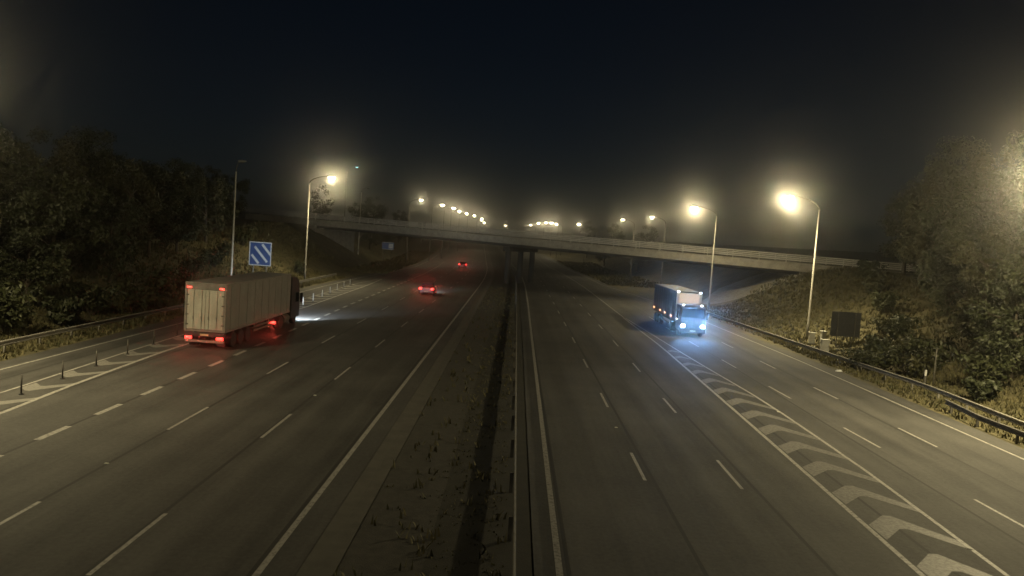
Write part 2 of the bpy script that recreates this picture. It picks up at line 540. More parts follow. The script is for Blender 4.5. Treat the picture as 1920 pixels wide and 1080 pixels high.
# ------------------------------------------------------------------ central reserve
def long_profile(prof, cx, y0, y1, step=6.0):
    mb = MB(); secs = []
    y = y0
    while True:
        secs.append([(cx + shift(y) + px, y, rise(y) + pz) for px, pz in prof])
        if y >= y1: break
        y = min(y + (step if y < 300 else 25), y1)
    mb.loft(secs)
    return mb
for nm, x0, x1 in (('drain_channel', -4.62, -3.80),):
    ch = long_profile([(x0, -0.02), (x1, -0.02), (x1, 0.02), ((x0 + x1) / 2, -0.012), (x0, 0.02)], 0, -15, 620).build(nm, 'concrete_med')
    tag(ch, 'shallow pale concrete drainage channel along the central reserve', 'drain channel', kind='structure')

W_PROF = [(0.000, 0.00), (0.055, 0.035), (0.055, 0.085), (0.000, 0.13), (0.000, 0.18), (0.055, 0.225), (0.055, 0.275), (0.0, 0.31)]
def guardrail(name, label, tab, face, y0, y1, z_ground=True, mat_='galv_old', spacing=3.2):
    t = thing(name, label, 'guardrail', (0, 0, 0))
    mb = MB(); secs = []
    y = y0
    hz = lambda x, y: ground_z(x, y)
    while True:
        x = lerp(tab, y) + shift(y)
        dip = 0.0
        b = hz(x, y) + 0.42
        prof = [(x + face * p, y, b + q) for p, q in W_PROF] + [(x + face * p - face * 0.012, y, b + q) for p, q in reversed(W_PROF)]
        secs.append(prof)
        if y >= y1: break
        y = min(y + 2.0, y1)
    mb.loft(secs)
    mb.build('rail', mat_, t)
    pm = MB().box(-0.06, 0.06, -0.03, 0.03, -0.3, 0.70).mesh('post', mat_)
    y = y0 + 0.6
    while y < y1:
        x = lerp(tab, y) + shift(y) - face * 0.085
        obj_of('post', pm, t, (x, y, hz(x, y)))
        y += spacing
    return t
guardrail('median_guardrail', 'slim weathered steel guardrail in the central reserve beside the oncoming lanes', [(0, 0.45)], 1, -8, 180, spacing=4.0)
BAR_R = [(30, 25.9), (42, 26.5), (50, 26.75), (56, 26.2), (64, 25.6), (74, 24.9), (84, 24.3), (110, 22.9)]
guardrail('verge_guardrail', 'long steel guardrail below the wooded bank and roadside cabinets', BAR_R, -1, 31, 109, mat_='galv')
guardrail('guardrail_end', 'short second length of guardrail flaring in front of the long one', [(30, 25.1), (36.6, 24.75), (39.5, 24.6), (44, 25.2)], -1, 30, 44)
guardrail('verge_guardrail', 'long steel guardrail below the dark trees behind the narrow slip lane', [(20, -27.3), (46, -27.5), (60, -27.4), (120, -27.2)], 1, 22, 118, mat_='galv')

# ------------------------------------------------------------------ overbridge
def make_bridge():
    t = thing('overbridge', 'skewed concrete road bridge with metal rail parapet crossing over both carriageways', 'bridge', (0, 131, 0), math.radians(-29.5))
    G = -0.0163
    zt = lambda lx: 7.95 + G * lx             # top of edge beam
    x0, x1 = -66.0, 62.0
    def beam(y0, y1, top, bot, name, m, bevel=0.0):
        mb = MB().loft([[(x, y0, zt(x) + bot), (x, y1, zt(x) + bot), (x, y1, zt(x) + top), (x, y0, zt(x) + top)] for x in (x0, -30, 0, 30, x1)])
        return mb.build(name, m, t, bevel)
    beam(-0.25, 0.30, 0.0, -1.15, 'edge_beam', 'concrete')
    beam(11.2, 11.75, 0.0, -1.15, 'edge_beam', 'concrete')
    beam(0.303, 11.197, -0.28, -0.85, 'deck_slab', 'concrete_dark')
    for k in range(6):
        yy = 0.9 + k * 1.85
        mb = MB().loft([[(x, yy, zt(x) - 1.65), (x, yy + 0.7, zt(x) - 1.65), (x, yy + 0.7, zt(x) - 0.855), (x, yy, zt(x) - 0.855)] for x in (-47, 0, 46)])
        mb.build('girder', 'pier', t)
    for side, yy in ((0, 0.02), (1, 11.45)):
        for h in (0.32, 0.58, 0.84, 1.10):
            r = 0.05 if h < 1 else 0.06
            MB().path_tube([(x, yy - 0.02, zt(x) + h) for x in (x0, -30, 0, 30, x1)], [r] * 5, 8).build('rail', 'rail', t)
        pm = MB().loft([[(-0.05, -0.03, 0), (0.05, -0.03, 0), (0.05, 0.12, 0), (-0.05, 0.12, 0)], [(-0.04, -0.03, 1.1), (0.04, -0.03, 1.1), (0.04, 0.05, 1.1), (-0.04, 0.05, 1.1)]]).mesh('parapet_post', 'rail')
        x = x0 + 1.0
        while x < x1:
            obj_of('parapet_post', pm, t, (x, yy + 0.06, zt(x)))
            x += 3.75
    # abutments at each end
    for lx, s in ((45.0, 1), (-46.0, -1)):
        xa, xb = (lx, lx + 3.2) if s > 0 else (lx - 3.2, lx)
        MB().box(xa, xb, -0.1, 11.6, 1.5, zt(lx) - 1.7).build('abutment', 'concrete', t, 0.05)
        MB().box(xa + 0.6 * (s > 0), xb - 0.6 * (s < 0), 0.31, 11.19, zt(lx) - 1.698, zt(lx) - 0.9).build('abutment_wall', 'concrete', t)
    # central pier
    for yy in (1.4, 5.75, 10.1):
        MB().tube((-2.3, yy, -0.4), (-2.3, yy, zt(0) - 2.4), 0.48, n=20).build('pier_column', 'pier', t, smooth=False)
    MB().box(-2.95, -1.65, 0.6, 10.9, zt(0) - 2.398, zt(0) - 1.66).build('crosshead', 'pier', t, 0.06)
    return t
make_bridge()

# paved slope under the bridge, in view on the right
mb = MB()
for i in range(13):
    for j in range(9):
        lx = 31.5 + i * 1.08; ly = -1.5 + j * 1.7
        x, y = bridge_xy(lx, ly)
        mb.v.append((x, y, ground_z(x, y) + 0.06))
for i in range(12):
    for j in range(8):
        a = i * 9 + j
        mb.f.append((a, a + 9, a + 10, a + 1))
o = mb.build('paved_slope', 'concrete')
tag(o, 'pale paved slope rising to the bridge abutment', 'paved slope', kind='structure')

def point(parent, loc, energy, col, size=0.08):
    ld = bpy.data.lights.new('lamp_light', 'POINT')
    ld.energy = energy; ld.color = col; ld.shadow_soft_size = size
    lo = bpy.data.objects.new('lamp_light', ld)
    COL.objects.link(lo); lo.parent = parent; lo.location = loc

def spot(parent, loc, rot, energy, col, ang, blend=0.6, size=0.08):
    ld = bpy.data.lights.new('headlight_beam', 'SPOT')
    ld.energy = energy; ld.color = col; ld.shadow_soft_size = size
    ld.spot_size = math.radians(ang); ld.spot_blend = blend
    lo = bpy.data.objects.new('headlight_beam', ld)
    COL.objects.link(lo); lo.parent = parent; lo.location = loc; lo.rotation_euler = rot

# ------------------------------------------------------------------ street lamps
def street_lamp(label, x, y, top, arm, side, state, group=None, base=None, scale=1.0, power=1.0, tree_d=12, glow=None, ang=146):
    if state == 'on': scale = 1.5
    """column at (x, y), lantern 'arm' metres to 'side' (+1 = +x), lantern height top"""
    z0 = ground_z(x, y) if base is None else base
    t = thing('street_lamp', label, 'street lamp', (x, y, z0), 0, group)
    H = top - z0
    n = tree_d
    MB().path_tube([(0, 0, -0.4), (0, 0, 1.6), (0, 0, 1.65), (0, 0, H - 1.0)], [0.13, 0.13, 0.10, 0.062], n).build('column', 'galv_old' if state == 'far' else 'column_lamplit' if state == 'off' else 'column', t, smooth=True)  # off columns paled to pass for lamplit, far ones darkened to fade out
    MB().box(-0.06, 0.06, -0.137, -0.125, 0.5, 1.2).build('access_door', 'galv_old', t)
    pts = []; rad = []
    for k in range(9):
        a = k / 8
        pts.append((side * arm * (1 - math.cos(a * PI / 2)) * 0.95, 0, H - 1.0 + 1.0 * math.sin(a * PI / 2) + 0.12 * a))
        rad.append(0.06 - 0.018 * a)
    MB().path_tube(pts, rad, 8).build('arm', 'galv_old', t, smooth=True)
    # lantern: tapered shell with a bowl beneath
    lx = side * arm
    secs = []
    for dx, w, h0, h1 in ((-0.45, 0.07, 0.04, 0.12), (-0.30, 0.13, 0.0, 0.17), (0.05, 0.18, 0.0, 0.20), (0.35, 0.15, 0.0, 0.15), (0.45, 0.06, 0.03, 0.08)):
        xx = lx + side * dx
        secs.append([(xx, -w, H + h0), (xx, w, H + h0), (xx, w * 0.9, H + h0 + (h1 - h0) * 0.6), (xx, w * 0.4, H + h1), (xx, -w * 0.4, H + h1), (xx, -w * 0.9, H + h0 + (h1 - h0) * 0.6)])
    shell = MB().loft(secs).build('lantern', 'lantern', t, smooth=False)
    bowl = MB(); bs = []
    for k in range(5):
        a = k / 4 * PI / 2
        rr = math.cos(a) * scale; zz = H - 0.004 - math.sin(a) * 0.15 * scale
        rr = max(rr, 0.04)
        bs.append([(lx + 0.28 * rr * math.cos(q * PI / 7), 0.145 * rr * math.sin(q * PI / 7), zz) for q in range(14)])
    bowl.loft(bs).build('bowl', {'on': 'lens_on', 'far': 'lens_far', 'teal': 'lens_teal', 'off': 'lens_off'}[state], shell, smooth=True)
    if state in ('on', 'far'):
        ld = bpy.data.lights.new('lamp_light', 'SPOT')
        ld.energy = LAMP_W * power
        ld.color = LAMP_COL
        ld.spot_size = math.radians(ang)
        ld.spot_blend = 1.0
        ld.shadow_soft_size = 0.16 * scale
        lo = bpy.data.objects.new('lamp_light', ld)
        COL.objects.link(lo)
        lo.parent = t
        lo.location = (lx, 0, H - 0.36 * scale)
        point(t, (lx, 0, H - 0.34 * scale), LAMP_W * (glow if glow else power * 0.16), LAMP_COL, 0.16 * scale)   # the bowl glows to all sides
    return t

street_lamp('tall lit street lamp beside the roadside cabinets, in front of the bridge parapet', 28.9, 75.2, 13.85, 3.0, -1, 'on', power=1.3, glow=0.30)
street_lamp('lit street lamp on the verge close to the bridge, past the cabinets', 26.4, 104, 13.75, 3.1, -1, 'on', power=0.7, glow=0.20, ang=168)
street_lamp('lit street lamp behind the bridge, first one past the parapet on the oncoming side', 26.9, 142, 13.4, 2.6, -1, 'far', power=0.3)
street_lamp('lit street lamp behind the bridge, second one past the parapet on the oncoming side', 25.4, 170, 13.4, 2.6, -1, 'far', power=0.3)
street_lamp('street lamp on the wooded bank beside the hatched exit', 28.8, 37.5, 13.4, 2.8, -1, 'on', power=0.85, glow=1.2)
street_lamp('street lamp on the verge behind the hatched exit start', 28.8, 2.0, 13.4, 2.8, -1, 'on', power=1.0)
street_lamp('street lamp lighting the near end of the dark trees and bollards', -28.8, 33.0, 14.0, 2.8, 1, 'on', power=1.2, glow=0.35)
street_lamp('street lamp on the verge behind the bollard row', -28.8, 0.0, 14.0, 2.8, 1, 'on', power=0.8)
street_lamp('tall unlit street lamp behind the long trailer, near the blue sign', -28.3, 77.2, 13.7, 0.55, 1, 'off')
street_lamp('lit street lamp on the grass between the blue sign and the bridge', -28.2, 104, 14.35, 2.9, 1, 'on', power=0.7, glow=0.16, ang=168)

for i, (x, y, z, s) in enumerate([(-22.8, 180, 15.0, 1), (-20.2, 204, 15.0, 1), (-19.0, 225, 15.0, 1), (-19.3, 252, 14.9, 1), (-19.1, 285, 15.2, 1), (-17.9, 313, 15.2, 1),
                                  (-20.7, 443, 16.6, 1), (-18.9, 400, 15.0, 1), (-21.9, 500, 15.2, 1), (-10.3, 640, 16.0, 1),
                                  (6.9, 422, 14.6, -1), (9.2, 352, 14.6, -1), (10.8, 304, 14.2, -1), (15.7, 319, 14.2, -1), (20.1, 258, 13.6, -1), (12.2, 285, 13.9, -1)]):
    gx = x - s * 2.6
    street_lamp('far lit street lamp in the curving row beyond the bridge on the tail light side' if s > 0 else 'far lit street lamp in the cluster beyond the bridge on the oncoming side',
                gx, y, z, 2.6, s, 'far', 'lamps beyond the bridge, tail light side' if s > 0 else 'lamps beyond the bridge, oncoming side', scale=1.6 if y > 200 else 1.2, power=0.16 if y < 330 else 0.12, tree_d=6)
bx, by = bridge_xy(-48.0, 10.4)
street_lamp('street lamp on the bridge with a dim teal glow', bx, by, 20.3, 2.0, 1, 'teal', base=8.4)
bx, by = bridge_xy(-45.2 + 2, 10.6)
street_lamp('slim unlit street lamp on the bridge near the median', -33.9, 166.2, 16.2, 1.4, 1, 'off', base=ground_z(-33.9, 166.2))

# ------------------------------------------------------------------ signs
def make_marker_sign():
    t = thing('countdown_sign', 'square blue sign with white slanting bars above the lit grass bank', 'sign', (-28.1, 85, 0), math.radians(-4))
    g = ground_z(-28.1, 85)
    b = MB().box(-1.25, 1.25, 0, 0.05, 3.05, 5.65).build('board', 'sign_blue', t, 0.02)
    MB().box(-1.25, 1.25, -0.006, -0.002, 5.55, 5.65).build('border', 'sign_white', b)
    MB().box(-1.25, 1.25, -0.006, -0.002, 3.05, 3.15).build('border', 'sign_white', b)
    MB().box(-1.25, -1.15, -0.006, -0.002, 3.152, 5.548).build('border', 'sign_white', b)
    MB().box(1.15, 1.25, -0.006, -0.002, 3.152, 5.548).build('border', 'sign_white', b)
    def bar(cx, cz, ln, w):
        d = Vector((0.66, 0, -0.75)).normalized(); n = Vector((0.75, 0, 0.66)).normalized()
        q = [Vector((cx, 0, cz)) + d * s * ln / 2 + n * e * w / 2 for s, e in ((-1, -1), (1, -1), (1, 1), (-1, 1))]
        mb = MB().add([(p.x, -0.008, p.z) for p in q] + [(p.x, -0.003, p.z) for p in q], [(0, 1, 2, 3), (7, 6, 5, 4), (0, 4, 5, 1), (1, 5, 6, 2), (2, 6, 7, 3), (3, 7, 4, 0)])
        mb.build('bar', 'sign_white', b)
    bar(-0.55, 3.75, 1.25, 0.26)
    bar(0.08, 4.30, 2.2, 0.26)
    bar(0.68, 4.85, 1.5, 0.26)
    for x in (-0.75, 0.75):
        MB().tube((x, 0.10, g - 0.3), (x, 0.10, 5.5), 0.055, n=10).build('post', 'galv', t)
make_marker_sign()

def make_small_sign():
    x, y = -24.9, 150
    g = ground_z(x, y)
    t = thing('direction_sign', 'small far blue and white sign under the bridge on the slip side', 'sign', (x, y, 0), 0)
    b = MB().box(-1.15, 1.15, 0, 0.05, 3.9, 5.3).build('board', 'sign_blue', t, 0.02)
    MB().box(-1.15, 1.15, -0.006, -0.002, 5.22, 5.3).build('border', 'sign_white', b)
    MB().box(-1.15, 1.15, -0.006, -0.002, 3.9, 3.98).build('border', 'sign_white', b)
    MB().box(0.15, 1.0, -0.008, -0.003, 4.15, 5.05).build('panel', 'sign_white', b)
    for xx in (-0.7, 0.7):
        MB().tube((xx, 0.10, g - 0.3), (xx, 0.10, 5.2), 0.05, n=8).build('post', 'galv_old', t)
make_small_sign()

def make_sign_back():
    x, y = 30.3, 70
    g = ground_z(x, y)
    t = thing('sign_back', 'dark square back of a road sign on the bank beside the cabinets', 'sign', (x, y, 0), math.radians(3))
    MB().box(-1.37, 1.37, 0, 0.04, 1.25, 3.5).build('board', 'sign_back', t, 0.02)
    for z in (1.6, 2.4, 3.15):
        MB().box(-1.3, 1.3, -0.045, -0.003, z, z + 0.06).build('stiffener', 'sign_back', t)
    for xx in (-0.8, 0.8):
        MB().tube((xx, -0.10, g - 0.5), (xx, -0.10, 3.4), 0.05, n=10).build('post', 'galv_old', t)
make_sign_back()

# ------------------------------------------------------------------ roadside cabinets, marker post, utility posts
def cabinet(label, x, y, w, d, h):
    g = ground_z(x, y)
    t = thing('roadside_cabinet', label, 'cabinet', (x, y, g), math.radians(-8))
    MB().box(-w / 2, w / 2, -d / 2, d / 2, 0.06, h).build('body', 'cabinet', t, 0.015)
    MB().box(-w / 2 - 0.06, w / 2 + 0.06, -d / 2 - 0.06, d / 2 + 0.06, h + 0.002, h + 0.09).build('lid', 'cabinet', t, 0.02)
    MB().box(-w / 2 - 0.05, w / 2 + 0.05, -d / 2 - 0.05, d / 2 + 0.05, -0.3, 0.058).build('plinth', 'concrete_dark', t)
    MB().box(-w / 2 + 0.03, w / 2 - 0.03, -d / 2 - 0.018, -d / 2 - 0.002, 0.12, h - 0.05).build('door', 'cabinet', t, 0.005)
    MB().box(w / 2 - 0.10, w / 2 - 0.07, -d / 2 - 0.045, -d / 2 - 0.02, h * 0.5, h * 0.5 + 0.14).build('handle', 'galv_old', t)
cabinet('pale roadside cabinet with overhanging lid, standing alone behind the guardrail', 27.2, 66.6, 0.62, 0.5, 1.15)
cabinet('pale roadside cabinet of a pair, directly at the tall lit lamp column', 28.35, 72.6, 0.52, 0.45, 1.0)
cabinet('greyer narrow roadside cabinet of the pair beside the tall lit lamp column', 29.25, 72.2, 0.44, 0.45, 1.05)

g = ground_z(28.3, 51.8)
t = thing('marker_post', 'thin pale topped marker post just behind the guardrail below dark bushes', 'post', (28.2, 52.0, g))
MB().box(-0.06, 0.06, -0.04, 0.04, -0.2, 0.75).build('stem', 'galv_old', t)
MB().box(-0.065, 0.065, -0.045, 0.045, 0.752, 1.15).build('cap', 'bollard_white', t, 0.01)
t = thing('utility_post', 'slim grey pole rising from the bushes behind the marker post', 'post', (28.9, 52.2, ground_z(28.9, 52.2)))
MB().tube((0, 0, -0.3), (0, 0, 2.5), 0.045, 0.04, n=10).build('pole', 'galv_old', t, smooth=True)
MB().tube((0, 0, 2.5), (0, 0, 2.56), 0.06, 0.05, n=10).build('cap', 'galv_old', t)
o = MB().loft([[(-0.28, -0.15, 0), (0.25, -0.18, 0), (0.3, 0.12, 0), (-0.2, 0.16, 0)], [(-0.16, -0.08, 0.12), (0.14, -0.1, 0.15), (0.18, 0.06, 0.13), (-0.1, 0.1, 0.10)]]).build('litter_scrap', 'sign_white', None, 0.02, loc=(24.3, 56.6, 0.0))
tag(o, 'small pale scrap of litter on the road edge before the guardrail bush', 'litter')

# ------------------------------------------------------------------ bollards in the hatched strip
def bollard_proto(m, h):
    t = thing('bollard', 'x', 'bollard')
    MB().tube((0, 0, 0.05), (0, 0, h), 0.036 if m == 'bollard_dark' else 0.045, 0.032 if m == 'bollard_dark' else 0.04, n=12).build('post', m, t, smooth=True)
    MB().tube((0, 0, h), (0, 0, h + 0.02), 0.04, 0.02, n=12).build('cap', m, t)
    MB().tube((0, 0, 0.004), (0, 0, 0.049), 0.11, 0.09, n=14).build('base', 'plastic', t)
    if m != 'bollard_dark': MB().tube((0, 0, h - 0.28), (0, 0, h - 0.14), 0.047, 0.046, n=12).build('band', 'stud', t)
    return t
pd = bollard_proto('bollard_dark', 0.85)
pw = bollard_proto('bollard_white', 0.8)
firstd = firstw = True
for i, y in enumerate([25.7, 29.2, 32.8, 36.3, 39.8, 43.7, 47.6, 51.7, 56.0]):
    o = pd if firstd else copy_tree(pd)
    firstd = False
    o.location = (-20.85 - 0.085 * max(0, y - 33), y, 0)
    tag(o, 'thin dark bollard standing in the pale chevrons behind the trailer', 'bollard', 'dark bollards in the hatched strip')
for i, y in enumerate([62, 66.6, 71.2, 75.8, 80.6, 85.5, 90.3, 95.2, 100.2, 105.4]):
    o = pw if firstw else copy_tree(pw)
    firstw = False
    o.location = (-20.6 - 0.06 * max(0, y - 76), y, 0)
    tag(o, 'white bollard in the hatched strip ahead of the lorry cab', 'bollard', 'white bollards in the hatched strip')

# ------------------------------------------------------------------ vehicles
def wheel(parent, x, y, r, w, side):
    """wheel with its centre at (x, y, r); side = outward x direction"""
    t = MB(); secs = []
    for rr, dx in ((0.56, -0.5), (0.93, -0.5), (1.0, -0.36), (1.0, 0.36), (0.93, 0.5), (0.56, 0.5)):
        secs.append([(x + side * dx * w, y + r * rr * math.cos(k * PI / 12), r + r * rr * math.sin(k * PI / 12)) for k in range(24)])
    tyre = MB().loft(secs).build('wheel', 'rubber', parent, smooth=False)
    rm = MB()
    secs = []
    for rr, dx in ((0.555, 0.42), (0.5, 0.28), (0.3, 0.24), (0.2, 0.42), (0.05, 0.45)):
        secs.append([(x + side * dx * w, y + r * rr * math.cos(k * PI / 10), r + r * rr * math.sin(k * PI / 10)) for k in range(20)])
    rm.loft(secs).build('rim', 'rim', tyre)

def make_artic():
    t = thing('articulated_lorry', 'long articulated lorry with pale trailer doors and glowing red tail lights', 'lorry', (-18.75, 47.0, 0.0), math.radians(-0.3))
    # trailer, rear at y=0, front at y=13.4
    MB().box(-1.24, 1.24, 0.10, 13.4, 1.22, 4.02).build('side_curtain', 'curtain', t, 0.03)
    MB().box(-1.27, 1.27, 0.02, 13.45, 4.022, 4.10).build('roof_rail', 'frame_grey', t, 0.02)
    MB().box(-1.26, 1.26, 0.06, 13.4, 1.08, 1.218).build('floor_rail', 'frame_grey', t, 0.015)
    for x0, x1 in ((-1.27, -1.12), (1.12, 1.27)):
        MB().box(x0, x1, 0.0, 0.098, 1.10, 4.02).build('corner_post', 'frame_grey', t, 0.015)
    MB().box(-1.118, 1.118, 0.0, 0.098, 3.68, 4.02).build('rear_header', 'frame_grey', t, 0.015)
    for s in (-1, 1):
        a, b = (-1.11, -0.006) if s < 0 else (0.006, 1.11)
        d = MB().box(a, b, 0.02, 0.096, 1.24, 3.67).build('rear_door', 'door_grey', t, 0.012)
        for k, xx in enumerate((0.22, 0.72)):
            MB().tube((s * xx, -0.012, 1.26), (s * xx, -0.012, 3.64), 0.018, n=8).build('lock_bar', 'door_grey', d)
            MB().box(s * xx - 0.02, s * xx + 0.02, -0.05, -0.03, 1.85, 2.05).build('lock_handle', 'frame_grey', d)
        for z in (1.5, 2.1, 2.7, 3.3):
            MB().box(s * 1.10 - 0.09, s * 1.10 + 0.09, -0.012, -0.002, z, z + 0.07).build('hinge', 'galv_old', d)
        MB().box(s * 0.55 - 0.5, s * 0.55 + 0.5, 0.006, 0.018, 2.45, 2.52).build('door_rib', 'door_grey', d)
    MB().box(-1.2, 1.2, 0.05, 0.20, 0.42, 0.56).build('underrun_bar', 'frame_grey', t, 0.02)
    MB().box(-1.22, 1.22, 0.04, 0.16, 0.80, 1.03).build('light_panel', 'chassis', t, 0.02)
    for s in (-1, 1):
        tl = MB().box(s * 0.97 - 0.22, s * 0.97 + 0.22, 0.0, 0.038, 0.62, 0.795).build('tail_light', 'red_lamp', t, 0.03)
        MB().box(s * 0.97 - 0.24, s * 0.97 + 0.24, 0.04, 0.10, 0.58, 0.798).build('light_housing', 'plastic', t, 0.02)
        mk = MB().box(s * 1.0 - 0.15, s * 1.0 + 0.15, -0.035, -0.002, 3.74, 3.85).build('roof_marker', 'red_lamp_small', t, 0.02)
        spot(t, (s * 0.97, -0.06, 0.70), (math.radians(97), 0, PI), 13.0, (1.0, 0.10, 0.06), 80, 1.0, 0.09)
        spot(t, (s * 1.0, -0.06, 3.80), (math.radians(97), 0, PI), 4.0, (1.0, 0.10, 0.06), 80, 1.0, 0.05)
        MB().box(s * 0.85 - 0.28, s * 0.85 + 0.28, 0.55, 0.57, 0.15, 0.95).build('mudflap', 'rubber', t)
        MB().box(s * 0.45 - 0.07, s * 0.45 + 0.07, 0.2, 11.8, 0.75, 1.075).build('chassis_rail', 'chassis', t)
        for y in (1.7, 3.0, 4.3):
            wheel(t, s * 1.03, y, 0.50, 0.38, s)
        sg = MB().box(s * 1.20 - 0.02, s * 1.20 + 0.02, 5.3, 9.2, 0.55, 0.68).build('side_guard', 'galv_old', t)
        MB().box(s * 1.20 - 0.02, s * 1.20 + 0.02, 5.3, 9.2, 0.80, 0.93).build('side_guard', 'galv_old', t)
        MB().box(s * 0.85 - 0.06, s * 0.85 + 0.06, 9.3, 9.45, 0.3, 1.07).build('landing_leg', 'galv_old', t)
        for k in range(9):
            y = 0.9 + k * 1.45
            MB().box(s * 1.248 - 0.006, s * 1.248 + 0.006, y, y + 0.05, 1.20, 3.98).build('curtain_strap', 'frame_grey', t)
        # tractor
        wheel(t, s * 1.0, 11.3, 0.50, 0.52, s)
        wheel(t, s * 1.04, 14.9, 0.50, 0.33, s)
        MB().box(s * 0.42 - 0.06, s * 0.42 + 0.06, 10.2, 15.6, 0.55, 0.73).build('tractor_rail', 'chassis', t)
        MB().loft([[(s * 0.72, 11.3 + 0.60 * math.cos(a), 0.5 + 0.60 * math.sin(a)), (s * 1.26, 11.3 + 0.60 * math.cos(a), 0.5 + 0.60 * math.sin(a)),
                    (s * 1.26, 11.3 + 0.56 * math.cos(a), 0.5 + 0.56 * math.sin(a)), (s * 0.72, 11.3 + 0.56 * math.cos(a), 0.5 + 0.56 * math.sin(a))] for a in [PI * k / 8 for k in range(9)]]).build('mudguard', 'plastic', t)
        MB().box(s * 1.02 - 0.2, s * 1.02 + 0.2, 10.03, 10.08, 0.52, 0.70).build('tractor_tail_light', 'red_lamp', t, 0.02)
        MB().box(s * 1.02 - 0.22, s * 1.02 + 0.22, 10.082, 10.16, 0.50, 0.72).build('tractor_light_housing', 'plastic', t)
        MB().tube((s * 0.95, 12.2, 0.62), (s * 0.95, 13.5, 0.62), 0.30, n=18).build('fuel_tank', 'galv_old', t, smooth=False)
        spot(t, (s * 0.85, 16.35, 0.85), (math.radians(83), 0, 0), 750.0, (0.80, 0.90, 1.0), 90)
    spot(t, (1.12, 9.98, 0.62), (math.radians(97), 0, PI), 9.0, (1.0, 0.10, 0.06), 80, 1.0, 0.09)
    MB().box(-0.26, 0.26, 0.026, 0.038, 0.845, 0.96).build('number_plate', 'plate', t)
    prof = [(13.85, 0.5), (16.15, 0.5), (16.22, 1.2), (16.05, 2.6), (15.7, 3.5), (15.1, 3.75), (13.85, 3.85)]
    cab = MB().prism_x(prof, -1.22, 1.22).build('cab', 'cab_grey', t, 0.06)
    MB().add([(-1.05, 16.19, 1.72), (1.05, 16.19, 1.72), (1.0, 16.09, 2.55), (-1.0, 16.09, 2.55), (-1.05, 16.16, 1.72), (1.05, 16.16, 1.72), (1.0, 16.06, 2.55), (-1.0, 16.06, 2.55)],
             [(0, 1, 2, 3), (7, 6, 5, 4), (0, 4, 5, 1), (1, 5, 6, 2), (2, 6, 7, 3), (3, 7, 4, 0)]).build('windscreen', 'glass', cab)
    for s in (-1, 1):
        MB().box(s * 1.235 - 0.01, s * 1.235 + 0.01, 14.9, 15.85, 1.75, 2.5).build('side_window', 'glass', cab)
        MB().box(s * 1.42 - 0.10, s * 1.42 + 0.10, 15.85, 15.98, 1.7, 2.45).build('mirror', 'plastic', cab, 0.02)
        MB().box(s * 0.85 - 0.2, s * 0.85 + 0.2, 16.225, 16.26, 0.75, 0.95).build('headlight', 'white_lamp', cab, 0.02)
make_artic()

